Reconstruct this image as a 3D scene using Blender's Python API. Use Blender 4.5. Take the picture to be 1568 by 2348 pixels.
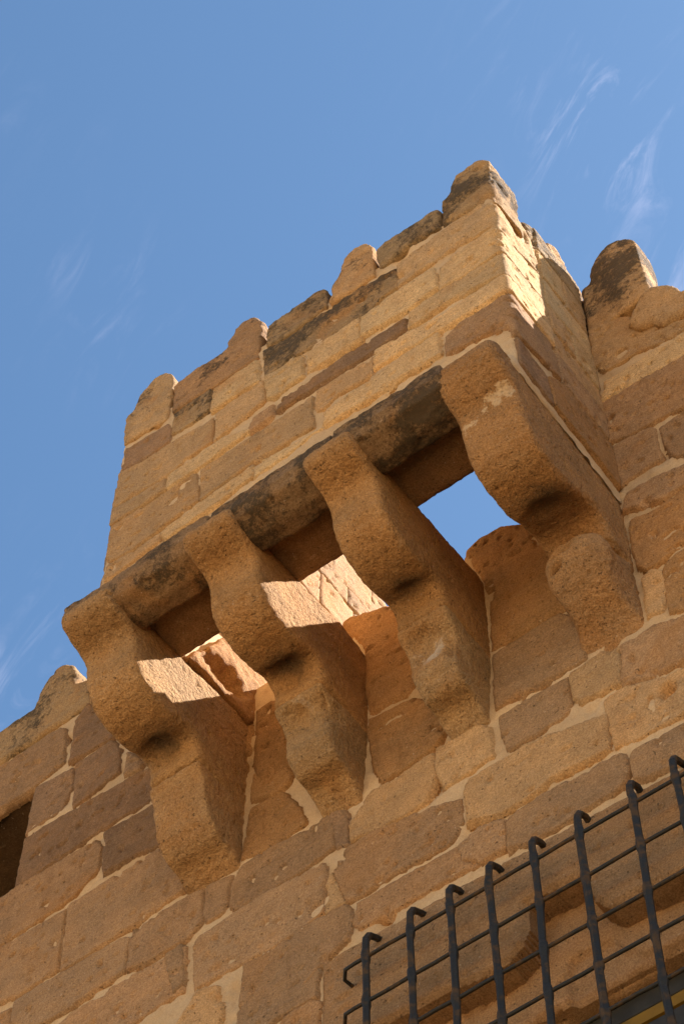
import bpy, bmesh, math, random
import numpy as np
from mathutils import Vector, Matrix

scene = bpy.context.scene
for o in list(bpy.data.objects): bpy.data.objects.remove(o, do_unlink=True)
col = scene.collection
R = math.radians

# ------------------------------------------------------------------ camera
cam_d = bpy.data.cameras.new('camera'); cam = bpy.data.objects.new('camera', cam_d); col.objects.link(cam)
cam_d.sensor_fit = 'VERTICAL'; cam_d.sensor_height = 36.0; cam_d.lens = 85.0
cam_d.clip_start = 0.05; cam_d.clip_end = 5000
YAW, PITCH = R(-36.183), R(61.680)
fwd = Vector((math.sin(YAW)*math.cos(PITCH), math.cos(YAW)*math.cos(PITCH), math.sin(PITCH)))
rgt = Vector((math.cos(YAW), -math.sin(YAW), 0)); upv = rgt.cross(fwd)
cam.matrix_world = Matrix(((rgt.x, upv.x, -fwd.x, 0), (rgt.y, upv.y, -fwd.y, -3.7), (rgt.z, upv.z, -fwd.z, 1.6), (0, 0, 0, 1)))
scene.camera = cam

# ------------------------------------------------------------------ sky, sun, exposure
SUN = Vector((0.86, 1.0, 1.43)).normalized()
EXPOSURE = 2.02; SKY_STRENGTH = 0.0505; SUN_STRENGTH = 4.4
world = bpy.data.worlds.new('World'); scene.world = world; world.use_nodes = True
sun_d = bpy.data.lights.new('sun', 'SUN'); sun = bpy.data.objects.new('sun', sun_d); col.objects.link(sun)
sun_d.energy = SUN_STRENGTH; sun_d.angle = R(0.53); sun_d.color = (1.0, 0.95, 0.935)
sun.rotation_euler = SUN.to_track_quat('Z', 'Y').to_euler()
sun.location = SUN*60
scene.render.engine = 'CYCLES'
vs = scene.view_settings; vs.view_transform = 'Standard'; vs.look = 'None'; vs.gamma = 1; vs.use_curve_mapping = False
vs.exposure = EXPOSURE
scene.cycles.max_bounces = 8; scene.cycles.diffuse_bounces = 5

class NT:
    """small helper round a node tree"""
    def __init__(s, tree): s.t = tree; s.t.nodes.clear()
    def n(s, kind, **kw):
        nd = s.t.nodes.new(kind)
        for k, v in kw.items():
            if k.startswith('i_'):
                key = k[2:]; key = int(key) if key.isdigit() else key.replace('_', ' ')
                s.set(nd.inputs[key], v)
            else: setattr(nd, k, v)
        return nd
    def set(s, sock, v):
        if hasattr(v, 'links'): s.t.links.new(v, sock)
        else: sock.default_value = v
    def math(s, op, a, b=None, c=None, clamp=False):
        nd = s.t.nodes.new('ShaderNodeMath'); nd.operation = op; nd.use_clamp = clamp
        s.set(nd.inputs[0], a)
        if b is not None: s.set(nd.inputs[1], b)
        if c is not None: s.set(nd.inputs[2], c)
        return nd.outputs[0]
    def ramp(s, x, a, b, lo=0.0, hi=1.0):
        nd = s.t.nodes.new('ShaderNodeMapRange'); nd.interpolation_type = 'SMOOTHSTEP'; nd.clamp = True
        s.set(nd.inputs[0], x); s.set(nd.inputs[1], a); s.set(nd.inputs[2], b); s.set(nd.inputs[3], lo); s.set(nd.inputs[4], hi)
        return nd.outputs[0]
    def mix(s, f, a, b, mode='MIX'):
        nd = s.t.nodes.new('ShaderNodeMix'); nd.data_type = 'RGBA'; nd.blend_type = mode
        s.set(nd.inputs[0], f)
        for k, v in ((6, a), (7, b)):
            if isinstance(v, tuple) and len(v) == 3: v = v+(1,)
            s.set(nd.inputs[k], v)
        return nd.outputs[2]
    def noise(s, vec, scale, detail=4, rough=.55, dist=0.0):
        nd = s.t.nodes.new('ShaderNodeTexNoise'); s.set(nd.inputs['Vector'], vec)
        nd.inputs['Scale'].default_value = scale; nd.inputs['Detail'].default_value = detail
        nd.inputs['Roughness'].default_value = rough; nd.inputs['Distortion'].default_value = dist
        return nd.outputs[0]
    def dot(s, v, d):
        nd = s.t.nodes.new('ShaderNodeVectorMath'); nd.operation = 'DOT_PRODUCT'; s.set(nd.inputs[0], v); nd.inputs[1].default_value = d
        return nd.outputs['Value']

def build_world():
    w = NT(world.node_tree)
    sky = w.n('ShaderNodeTexSky', sky_type='NISHITA', sun_disc=False)
    sky.sun_elevation = math.asin(SUN.z); sky.sun_rotation = math.atan2(SUN.x, SUN.y)
    sky.altitude = 300; sky.air_density = 1.0; sky.dust_density = 0.6; sky.ozone_density = 2.0
    d = w.n('ShaderNodeTexCoord').outputs['Generated']
    # thin cirrus: streaks combed along one direction of the sky, thick in a few places
    u = (rgt*.52+upv*.85).normalized(); v = fwd.cross(u).normalized()
    a, b = w.dot(d, u), w.dot(d, v)
    cx = w.n('ShaderNodeCombineXYZ'); w.set(cx.inputs[0], w.math('MULTIPLY', a, 7.0)); w.set(cx.inputs[1], w.math('MULTIPLY', b, 26.0)); w.set(cx.inputs[2], w.math('MULTIPLY', w.dot(d, fwd), 7.0))
    streak = w.noise(cx.outputs[0], 2.6, 8, .64, 1.1)
    body = w.noise(d, 9.0, 5, .6, .4)
    s = w.ramp(streak, .47, .86)
    total = None
    def at(px, py):
        q = fwd + rgt*((px-784)/5543.5) + upv*((1174-py)/5543.5); return tuple(q.normalized())
    for (px, py, r, k) in ((1380, 360, .030, 1.0), (1330, 170, .04, .35), (225, 700, .035, .45), (60, 1480, .045, .45), (20, 1640, .03, .4), (40, 330, .03, .35), (1560, 640, .02, .5), (1050, 170, .03, .12)):
        dd = w.math('ARCCOSINE', w.math('MINIMUM', w.dot(d, at(px, py)), 1.0))
        m = w.math('MULTIPLY', w.ramp(dd, r*1.6, 0.0), k)
        total = m if total is None else w.math('ADD', total, m)
    wide = w.math('MULTIPLY', w.ramp(body, .5, .8), .10)
    f = w.math('ADD', w.math('MULTIPLY', w.math('MULTIPLY', s, total), w.ramp(body, .30, .62)), w.math('MULTIPLY', wide, s), clamp=True)
    skyc = w.mix(1.0, sky.outputs[0], SKY_TINT, 'MULTIPLY')
    c = w.mix(w.math('MULTIPLY', f, .36), skyc, CLOUD)
    bg = w.n('ShaderNodeBackground'); w.set(bg.inputs[0], c); bg.inputs[1].default_value = SKY_STRENGTH
    out = w.n('ShaderNodeOutputWorld'); w.t.links.new(bg.outputs[0], out.inputs[0])
SKY_TINT = (.81, .995, 1.03); CLOUD = (7.0, 6.6, 8.0)
build_world()

# ------------------------------------------------------------------ materials
def new_mat(name):
    m = bpy.data.materials.new(name); m.use_nodes = True
    return m, NT(m.node_tree)
def finish(w, color, rough, bump=None, bstr=.3, bdist=.01, metallic=0.0, spec=.2):
    b = w.n('ShaderNodeBsdfPrincipled'); w.set(b.inputs['Base Color'], color); w.set(b.inputs['Roughness'], rough)
    w.set(b.inputs['Metallic'], metallic); b.inputs['Specular IOR Level'].default_value = spec
    if bump is not None:
        bn = w.n('ShaderNodeBump'); bn.inputs['Strength'].default_value = bstr; bn.inputs['Distance'].default_value = bdist
        w.set(bn.inputs['Height'], bump); w.t.links.new(bn.outputs[0], b.inputs['Normal'])
    o = w.n('ShaderNodeOutputMaterial'); w.t.links.new(b.outputs[0], o.inputs[0])

def sandstone(name, grit=1.0, stain=.5, pebble=0.0, crest=.50, spots=()):
    """weathered sandstone: the block's own tint comes from its object colour, alpha says how much black lichen it carries"""
    m, w = new_mat(name)
    info = w.n('ShaderNodeObjectInfo'); P = w.n('ShaderNodeTexCoord').outputs['Object']
    off = w.n('ShaderNodeVectorMath', operation='SCALE'); off.inputs[0].default_value = (13.1, 7.7, 5.3); w.set(off.inputs['Scale'], info.outputs['Random'])
    Q = w.n('ShaderNodeVectorMath', operation='ADD'); w.set(Q.inputs[0], P); w.set(Q.inputs[1], off.outputs[0]); Q = Q.outputs[0]
    base = info.outputs['Color']
    big = w.noise(Q, 5.0, 5, .6, .3); mid = w.noise(Q, 24, 5, .65); grain = w.noise(P, 170, 3, .7); fine = w.noise(P, 420, 2, .6)
    c = w.mix(w.ramp(big, .35, .68), base, w.mix(1.0, base, (1.25, 1.20, 1.12), 'MULTIPLY'))
    c = w.mix(w.ramp(mid, .38, .72, 0, .55), c, w.mix(1.0, c, (.80, .76, .70), 'MULTIPLY'))
    ost = w.noise(Q, 3.1, 4, .55, .6)
    c = w.mix(w.ramp(ost, .52, .74, 0, stain), c, (.40, .19, .060))
    pal = w.noise(P, 11, 6, .7, .8)
    c = w.mix(w.ramp(pal, .60, .76, 0, .45), c, (.52, .36, .20))
    c = w.mix(w.ramp(grain, .36, .68), w.mix(1.0, c, (.74, .71, .67), 'MULTIPLY'), w.mix(1.0, c, (1.16, 1.15, 1.13), 'MULTIPLY'))
    spk = w.noise(P, 95, 2, .5)
    c = w.mix(w.ramp(spk, .68, .78, 0, .5), c, (.60, .47, .33))
    c = w.mix(w.ramp(spk, .36, .25, 0, .75), c, (.10, .058, .03))
    bed = w.n('ShaderNodeMapping'); w.set(bed.inputs[0], Q); bed.inputs['Rotation'].default_value = (0, .10, 0); bed.inputs['Scale'].default_value = (5, 5, 42)
    beds = w.noise(bed.outputs[0], 1.0, 4, .6, .5)
    c = w.mix(w.ramp(beds, .45, .72, 0, .38), c, w.mix(1.0, c, (.80, .76, .72), 'MULTIPLY'))
    run = w.n('ShaderNodeMapping'); w.set(run.inputs[0], P); run.inputs['Scale'].default_value = (11, 11, 1.3)
    runs = w.noise(run.outputs[0], 1.0, 5, .65, .3)
    c = w.mix(w.ramp(runs, .54, .72, 0, .40), c, w.mix(1.0, c, (.70, .65, .60), 'MULTIPLY'))
    sep = w.n('ShaderNodeSeparateXYZ'); w.set(sep.inputs[0], P)
    weather = w.ramp(sep.outputs[2], 10.05, 10.65, 0.0, crest)
    # lichen
    l1 = w.noise(P, 48, 9, .85, .2); l2 = w.noise(P, 5.0, 4, .6)
    lf = w.math('ADD', w.math('MULTIPLY', l2, .60), w.math('MULTIPLY', l1, .70))
    alpha = w.math('ADD', info.outputs['Alpha'], weather)
    thr = w.math('SUBTRACT', .92, w.math('MULTIPLY', alpha, .36))
    lm = w.math('MULTIPLY', w.ramp(lf, thr, w.math('ADD', thr, .11)), w.ramp(alpha, .0, .2))
    c = w.mix(w.math('MULTIPLY', lm, .85), c, (.065, .050, .032))
    h = w.math('ADD', w.math('MULTIPLY', grain, .55), w.math('ADD', w.math('MULTIPLY', mid, .8), w.math('MULTIPLY', fine, .25)))
    if pebble: h = w.math('ADD', h, w.math('MULTIPLY', w.noise(P, 70, 2, .5), pebble))
    h = w.math('ADD', h, w.math('MULTIPLY', w.ramp(spk, .36, .24), -.5))
    h = w.math('ADD', h, w.math('MULTIPLY', lm, w.math('MULTIPLY', l1, .5)))
    h = w.math('ADD', h, w.math('MULTIPLY', beds, .5))
    if pebble:
        tm = w.n('ShaderNodeMapping'); w.set(tm.inputs[0], P); tm.inputs['Rotation'].default_value = (.35, 0, 0); tm.inputs['Scale'].default_value = (52, 52, 17)
        h = w.math('ADD', h, w.math('MULTIPLY', w.ramp(w.noise(tm.outputs[0], 1.0, 3, .6), .57, .76), -.55))
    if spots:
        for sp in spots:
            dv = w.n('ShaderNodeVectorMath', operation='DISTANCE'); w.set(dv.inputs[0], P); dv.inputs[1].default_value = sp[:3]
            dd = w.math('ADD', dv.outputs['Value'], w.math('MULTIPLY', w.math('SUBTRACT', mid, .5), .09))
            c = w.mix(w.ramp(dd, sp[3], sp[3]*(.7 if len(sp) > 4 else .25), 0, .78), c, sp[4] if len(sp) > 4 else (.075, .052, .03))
    finish(w, c, .95, h, .9*grit, .009, spec=.12)
    return m
def mortar_mat():
    m, w = new_mat('lime_mortar')
    P = w.n('ShaderNodeTexCoord').outputs['Object']
    big = w.noise(P, 4, 5, .6); mid = w.noise(P, 30, 5, .65); g = w.noise(P, 200, 3, .7)
    c = w.mix(w.ramp(big, .35, .7), (.52, .355, .19), (.62, .44, .25))
    c = w.mix(w.ramp(mid, .5, .75, 0, .55), c, (.40, .255, .13))
    c = w.mix(w.ramp(g, .35, .7), w.mix(1.0, c, (.82, .80, .77), 'MULTIPLY'), c)
    h = w.math('ADD', w.math('MULTIPLY', g, .4), mid)
    finish(w, c, .95, h, .5, .006, spec=.1)
    return m
def iron_mat():
    m, w = new_mat('wrought_iron')
    P = w.n('ShaderNodeTexCoord').outputs['Object']
    a = w.noise(P, 25, 5, .65); b = w.noise(P, 140, 3, .6)
    c = w.mix(w.ramp(a, .46, .66), (.021, .020, .016), (.075, .043, .018))
    c = w.mix(w.ramp(b, .60, .75, 0, .4), c, (.07, .065, .055))
    finish(w, c, w.ramp(a, .3, .7, .5, .8), w.math('ADD', w.math('MULTIPLY', b, .4), a), .5, .004, metallic=.0, spec=.25)
    return m
def paint_mat(name, c1, c2, rough):
    m, w = new_mat(name)
    P = w.n('ShaderNodeTexCoord').outputs['Object']
    a = w.noise(P, 14, 5, .65)
    finish(w, w.mix(w.ramp(a, .35, .7), c1, c2), rough, a, .2, .003, spec=.3)
    return m
def ground_mat():
    m, w = new_mat('pale_paving')
    P = w.n('ShaderNodeTexCoord').outputs['Object']
    a = w.noise(P, .7, 6, .6); b = w.noise(P, 40, 4, .7)
    c = w.mix(w.ramp(a, .35, .7), (.42, .282, .145), (.48, .325, .170))
    c = w.mix(w.ramp(b, .4, .7, 0, .3), c, (.42, .28, .14))
    finish(w, c, .9, b, .3, .01)
    return m
PALE = (.62, .44, .25)
STONE = sandstone('sandstone'); CARVED = sandstone('carved_sandstone', 1.2, .5, 1.3, 0.0, ((-3.23, -.33, 8.52, .085), (-2.70, -.33, 8.52, .10), (-2.19, -.34, 8.52, .07), (-1.63, -.36, 8.48, .11), (-2.21, -.25, 8.30, .085, (.58, .46, .33)), (-2.70, -.27, 8.36, .06, (.52, .38, .24)), (-1.745, -.66, 8.655, .028, PALE), (-1.705, -.665, 8.665, .026, PALE), (-1.655, -.665, 8.675, .032, PALE), (-1.61, -.67, 8.69, .040, PALE), (-1.57, -.67, 8.70, .036, PALE)))  # first four spots: belly stains that also paint in the crevice shade

MORTAR = mortar_mat(); IRON = iron_mat(); GROUND = ground_mat()
YELLOW = paint_mat('yellow_paint', (.24, .13, .010), (.18, .10, .008), .55)
WOOD = paint_mat('grey_green_wood', (.045, .043, .035), (.028, .027, .022), .6)
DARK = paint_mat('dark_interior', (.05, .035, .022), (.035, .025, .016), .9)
TINT = dict(y=(.545, .365, .180), t=(.445, .282, .136), m=(.355, .217, .110), b=(.275, .165, .087), o=(.36, .202, .084), g=(.335, .224, .112), d=(.32, .215, .11))

# ------------------------------------------------------------------ noise and mesh helpers
def _hash(ix, iy, iz, seed):
    h = (ix*374761393 + iy*668265263 + iz*2147483647 + seed*974711) & 0xFFFFFFFF
    h = ((h ^ (h >> 13))*1274126177) & 0xFFFFFFFF
    h = ((h ^ (h >> 16))*2246822519) & 0xFFFFFFFF
    return ((h ^ (h >> 15)) & 0xFFFFFF)/float(0xFFFFFF)*2-1
def vnoise(p, seed=0):
    f = np.floor(p); i = f.astype(np.int64); t = p-f; t = t*t*t*(t*(t*6-15)+10)
    out = 0
    for dx in (0, 1):
        wx = t[:, 0] if dx else 1-t[:, 0]
        for dy in (0, 1):
            wy = t[:, 1] if dy else 1-t[:, 1]
            for dz in (0, 1):
                wz = t[:, 2] if dz else 1-t[:, 2]
                out = out + wx*wy*wz*_hash(i[:, 0]+dx, i[:, 1]+dy, i[:, 2]+dz, seed)
    return out
def fbm(p, freq, octs=3, seed=0, gain=.5):
    a, s, tot = 1.0, 0, 0
    for k in range(octs):
        s = s + a*vnoise(p*freq + 17.3*k, seed+k); tot += a; a *= gain; freq *= 2.03
    return s/tot
def sdist(pts, poly):
    """signed distance to a polygon, positive inside"""
    poly = np.array(poly, float); n = len(poly)
    best = np.full(len(pts), 1e9); ins = np.zeros(len(pts), bool)
    for k in range(n):
        a, b = poly[k], poly[(k+1) % n]; ab = b-a
        t = np.clip(((pts-a)@ab)/max(ab@ab, 1e-12), 0, 1)
        best = np.minimum(best, np.hypot(*(pts-a-t[:, None]*ab).T))
        c = (a[1] > pts[:, 1]) != (b[1] > pts[:, 1])
        if abs(b[1]-a[1]) > 1e-12: ins ^= c & (pts[:, 0] < (b[0]-a[0])*(pts[:, 1]-a[1])/(b[1]-a[1])+a[0])
    return np.where(ins, best, -best)
def mesh_from(name, v, faces, smooth=True):
    me = bpy.data.meshes.new(name)
    v = np.asarray(v, np.float32); nf = len(faces); f = np.asarray(faces, np.int32)
    me.vertices.add(len(v)); me.vertices.foreach_set('co', v.ravel())
    me.loops.add(f.size); me.loops.foreach_set('vertex_index', f.ravel())
    me.polygons.add(nf); me.polygons.foreach_set('loop_start', np.arange(nf, dtype=np.int32)*f.shape[1])
    me.polygons.foreach_set('use_smooth', np.full(nf, smooth))
    me.update(calc_edges=True); me.validate()
    return me
def link(name, me, mat, parent=None, tint=None, lichen=0.0):
    o = bpy.data.objects.new(name, me); col.objects.link(o); me.materials.append(mat) if mat and not me.materials else None
    if parent is not None: o.parent = parent
    if tint is not None: o.color = (*tint, lichen)
    return o
def empty(name, loc, label, cat, group=None):
    o = bpy.data.objects.new(name, None); col.objects.link(o); o.location = (0, 0, 0)
    o.empty_display_size = .2; o['label'] = label; o['category'] = cat
    if group: o['group'] = group
    return o
rng = random.Random(7)
def vary(c, k=.14):
    f = 1+rng.uniform(-k, k); g = rng.uniform(-.03, .03)
    return (c[0]*f*(1+g), c[1]*f, c[2]*f*(1-g))

XR, YF, W, XL = -1.524, -0.624, 1.836, -3.360
RC = .018
def to_world(u, v, h, frame):
    if frame == 'wall': return np.stack([u, -h, v], 1)
    if frame == 'inner': return np.stack([-3.135+h, u, v], 1)
    # the outside of the box, unrolled: u < 0 front, u > 0 right side, u < -W left side
    P = np.empty((len(u), 3)); P[:, 2] = v
    fr = (u <= -RC) & (u >= -W+RC); P[fr, 0] = XR+u[fr]; P[fr, 1] = YF-h[fr]
    rs = u >= RC; P[rs, 0] = XR+h[rs]; P[rs, 1] = YF+u[rs]
    ls = u <= -W-RC; P[ls, 0] = XL-h[ls]; P[ls, 1] = YF+(-W-u[ls])
    k = np.abs(u) < RC; th = (u[k]+RC)/(2*RC)*math.pi/2
    P[k, 0] = XR-RC+(RC+h[k])*np.sin(th); P[k, 1] = YF+RC-(RC+h[k])*np.cos(th)
    k = np.abs(u+W) < RC; th = (-(u[k]+W)+RC)/(2*RC)*math.pi/2
    P[k, 0] = XL+RC-(RC+h[k])*np.sin(th); P[k, 1] = YF+RC-(RC+h[k])*np.cos(th)
    return P
def grid_mesh(name, U, V, keep, Hh, frame, back=None):
    """regular grid of heights turned into one sheet (with a skirt going back when asked)"""
    nu, nv = len(U), len(V)
    uu, vv = np.meshgrid(U, V, indexing='ij'); uu = uu.ravel(); vv = vv.ravel()
    idx = np.arange(nu*nv).reshape(nu, nv)
    q = np.stack([idx[:-1, :-1], idx[1:, :-1], idx[1:, 1:], idx[:-1, 1:]], -1).reshape(-1, 4)
    K = keep.ravel(); q = q[K[q].all(1)]
    if len(q) == 0: return None
    if back is not None:
        e = np.concatenate([q[:, [0, 1]], q[:, [1, 2]], q[:, [2, 3]], q[:, [3, 0]]])
        key = {}
        for a, b in e: key[(a, b)] = 1
        be = np.array([(a, b) for (a, b) in key if (b, a) not in key])
    used = np.unique(q); rem = np.full(nu*nv, -1); rem[used] = np.arange(len(used))
    P = to_world(uu[used], vv[used], Hh.ravel()[used], frame); q = rem[q]
    if back is not None:
        bi = rem[be]; bu = np.unique(bi); m2 = np.full(len(used), -1); m2[bu] = np.arange(len(bu))+len(used)
        P2 = to_world(uu[used][bu], vv[used][bu], np.full(len(bu), back), frame)
        P = np.concatenate([P, P2]); sk = np.stack([bi[:, 1], bi[:, 0], m2[bi[:, 0]], m2[bi[:, 1]]], 1)
        nq = len(q); q = np.concatenate([q, sk])
    me = mesh_from(name, P, q)
    if back is not None and len(me.polygons) == len(q): me.polygons.foreach_set('use_smooth', np.arange(len(q)) < nq)
    return me
def stone(name, poly, frame, parent, cls, lichen, sp=.0082, proud=.0105, edge=.0085, drop=.024, rough=1.0, grow=.0105, back=-.12, mat=None, carve=(), eroded=0.0, dents=()):
    a = np.array(poly); lo = a.min(0)-.02; hi = a.max(0)+.02
    U = np.arange(lo[0], hi[0]+sp, sp); V = np.arange(lo[1], hi[1]+sp, sp)
    uu, vv = np.meshgrid(U, V, indexing='ij'); p2 = np.stack([uu.ravel(), vv.ravel()], 1)
    sd0 = RNGSEED.setdefault('k', 0); RNGSEED['k'] += 1; seed = RNGSEED['k']*7
    p3 = np.stack([p2[:, 0], np.full(len(p2), seed*3.7), p2[:, 1]], 1)
    sd = sdist(p2, poly)+grow + fbm(p3, 14, 2, seed)*.0045 + fbm(p3, 50, 2, seed+3)*.004
    t = np.clip(sd/(edge*(1+.5*fbm(p3, 9, 2, seed+8))), 0, 1)
    h = proud + rng.uniform(-.003, .004) - drop*(1-np.sqrt(np.clip(1-(1-t)**2, 0, 1)))
    tx, tz = rng.uniform(-.008, .008), rng.uniform(-.008, .008); c = a.mean(0)
    h += (p2[:, 0]-c[0])*tx + (p2[:, 1]-c[1])*tz
    h += rough*(fbm(p3, 7, 3, seed+20)*.0045 + fbm(p3, 38, 3, seed+30)*.0028)
    pits = np.clip(fbm(p3, 30, 2, seed+40)-.42, 0, 1); h -= pits*.045*rough
    if eroded: h -= eroded*np.clip(fbm(p3, 12, 3, seed+50)+.12, 0, 1)*.10
    for (cu, cv, r, dep) in dents:
        d = np.hypot(p2[:, 0]-cu, (p2[:, 1]-cv))*(1+.35*fbm(p3, 30, 2, seed+60)); h -= dep*np.exp(-(d/r)**4)
    for poly2, depth, soft in carve:
        s2 = sdist(p2, poly2); h -= depth*np.clip(s2/soft+.0, 0, 1)
    me = grid_mesh(name, U, V, (sd > -.012).reshape(uu.shape), h.reshape(uu.shape), frame, back)
    if me is None: return None
    return link(name, me, mat or STONE, parent, vary(TINT[cls]), lichen)
RNGSEED = {}
def mortar(name, u0, u1, v0, v1, frame, parent, sp=.012, level=-.004, holes=(), smear=.006, inside=None):
    U = np.arange(u0, u1+sp*.5, sp); V = np.arange(v0, v1+sp*.5, sp)
    uu, vv = np.meshgrid(U, V, indexing='ij'); p2 = np.stack([uu.ravel(), vv.ravel()], 1)
    p3 = np.stack([p2[:, 0], np.full(len(p2), 2.2), p2[:, 1]], 1)
    h = level + fbm(p3, 5, 3, 901)*.005 + fbm(p3, 34, 3, 911)*.007 + smear*np.clip(fbm(p3, 3.3, 3, 921)-.05, 0, 1)
    h -= np.clip(fbm(p3, 9, 3, 931)-.30, 0, 1)*.05
    keep = np.ones(len(p2), bool)
    for hp in holes: keep &= sdist(p2, hp) < 0
    if inside is not None: keep &= sdist(p2, inside) > 0
    me = grid_mesh(name, U, V, keep.reshape(uu.shape), h.reshape(uu.shape), frame)
    return link(name, me, MORTAR, parent)
def smooth_poly(poly, n=4):
    p = [Vector(q) for q in poly]; out = []; k = len(p)
    for i in range(k):
        a, b, c, d = p[i-1], p[i], p[(i+1) % k], p[(i+2) % k]
        for j in range(n):
            t = j/n
            out.append(tuple(.5*((2*b)+(c-a)*t+(2*a-5*b+4*c-d)*t*t+(3*b-a-3*c+d)*t**3)))
    return out
def solid(name, poly, axis, a, b, parent, cls, lichen, voxel=.012, bevel=.02, amp=1.0, mat=None, smooth=3, dents=(), deform=None, erode=0.0, tint=None, stretch=(1, 1, 1), flat=False, lowf=.007):
    """a carved block: outline extruded along an axis, arrises rounded, skin roughened"""
    def P(q, t):
        if axis == 'x': return (t, q[0], q[1])
        if axis == 'y': return (q[0], t, q[1])
        return (q[0], q[1], t)
    bm = bmesh.new()
    v0 = [bm.verts.new(P(q, a)) for q in poly]; v1 = [bm.verts.new(P(q, b)) for q in poly]
    caps = [bm.faces.new(v0), bm.faces.new(v1[::-1])]
    for i in range(len(poly)):
        j = (i+1) % len(poly); bm.faces.new((v0[j], v0[i], v1[i], v1[j]))
    bmesh.ops.recalc_face_normals(bm, faces=bm.faces)
    if bevel:
        es = list({e for f in caps for e in f.edges})
        bmesh.ops.bevel(bm, geom=es, offset=bevel, segments=3, profile=.5, affect='EDGES', clamp_overlap=True)
    bmesh.ops.triangulate(bm, faces=bm.faces)
    me = bpy.data.meshes.new('tmp'); bm.to_mesh(me); bm.free()
    o = bpy.data.objects.new('tmp', me); col.objects.link(o)
    m = o.modifiers.new('r', 'REMESH'); m.mode = 'VOXEL'; m.voxel_size = voxel
    if smooth: s = o.modifiers.new('s', 'SMOOTH'); s.iterations = smooth; s.factor = .5
    dg = bpy.context.evaluated_depsgraph_get(); ev = o.evaluated_get(dg)
    me2 = bpy.data.meshes.new_from_object(ev); bpy.data.objects.remove(o); bpy.data.meshes.remove(me)
    n = len(me2.vertices); co = np.empty(n*3, np.float32); me2.vertices.foreach_get('co', co); co = co.reshape(-1, 3).astype(float)
    no = np.empty(n*3, np.float32); me2.vertices.foreach_get('normal', no); no = no.reshape(-1, 3).astype(float)
    RNGSEED['k'] = RNGSEED.get('k', 0)+1; seed = RNGSEED['k']*11
    q = co*np.array(stretch)
    d = amp*(fbm(q, 5, 2, seed)*lowf + fbm(q, 26, 3, seed+5)*.0034 + fbm(q, 62, 2, seed+9)*.0030)
    d -= amp*np.clip(fbm(q, 24, 2, seed+15)-.55, 0, 1)*.04
    if erode: d -= erode*np.clip(fbm(q, 11, 3, seed+25)+.1, 0, 1)*.09
    for (c, r, dep) in dents:
        r = np.array(r) if hasattr(r, '__len__') else np.array((r, r, r))
        dd = np.linalg.norm((co-np.array(c))/r, axis=1)*(1+.3*fbm(co, 28, 2, seed+35)); d -= dep*np.exp(-dd**3)
    co = co+no*d[:, None]
    if deform: co = deform(co)
    me2.vertices.foreach_set('co', co.astype(np.float32).ravel()); me2.update()
    me2.polygons.foreach_set('use_smooth', np.full(len(me2.polygons), not flat)); me2.name = name; me2.materials.clear()
    return link(name, me2, mat or STONE, parent, tint or vary(TINT[cls], .06), lichen)
def box_mesh(name, boxes):
    v, f = [], []
    for (x0, x1, y0, y1, z0, z1) in boxes:
        k = len(v); v += [(x, y, z) for z in (z0, z1) for y in (y0, y1) for x in (x0, x1)]
        f += [(k, k+2, k+3, k+1), (k+4, k+5, k+7, k+6), (k, k+1, k+5, k+4), (k+2, k+6, k+7, k+3), (k, k+4, k+6, k+2), (k+1, k+3, k+7, k+5)]
    return mesh_from(name, v, f, False)
def tube(name, pts, r, parent, mat, sides=10, rr=None, square=False, rot=0.0):
    """swept bar through points; rr gives a radius factor at each point"""
    pts = [Vector(p) for p in pts]; n = len(pts); v, f = [], []
    k = 4 if square else sides; prev = None
    for i, p in enumerate(pts):
        t = (pts[min(i+1, n-1)]-pts[max(i-1, 0)]).normalized()
        if prev is None: a = t.orthogonal() if abs(t.z) < .9 else Vector((1, 0, 0)); 
        else: a = prev
        a = (a-t*a.dot(t)).normalized(); prev = a; b = t.cross(a)
        ra = r*(rr[i] if rr else 1)
        if square:
            c = .22
            for s in range(4):
                th = rot+math.pi/2*s
                for dth in (-c, c):
                    v.append(p+(a*math.cos(th+math.pi/4+dth*1.0)+b*math.sin(th+math.pi/4+dth))*ra*1.25)
        else:
            for s in range(k): th = 2*math.pi*s/k; v.append(p+(a*math.cos(th)+b*math.sin(th))*ra)
    kk = 8 if square else k
    for i in range(n-1):
        for s in range(kk): f.append((i*kk+s, i*kk+(s+1) % kk, (i+1)*kk+(s+1) % kk, (i+1)*kk+s))
    c0 = len(v); v.append(pts[0]); c1 = len(v); v.append(pts[-1])
    for s in range(kk):
        f.append((c0, (s+1) % kk, s, s)); f.append((c1, (n-1)*kk+s, (n-1)*kk+(s+1) % kk, (n-1)*kk+(s+1) % kk))
    me = bpy.data.meshes.new(name); me.from_pydata([tuple(q) for q in v], [], [tuple(dict.fromkeys(q)) for q in f]); me.update()
    me.polygons.foreach_set('use_smooth', np.full(len(me.polygons), not square))
    return link(name, me, mat, parent)

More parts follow.
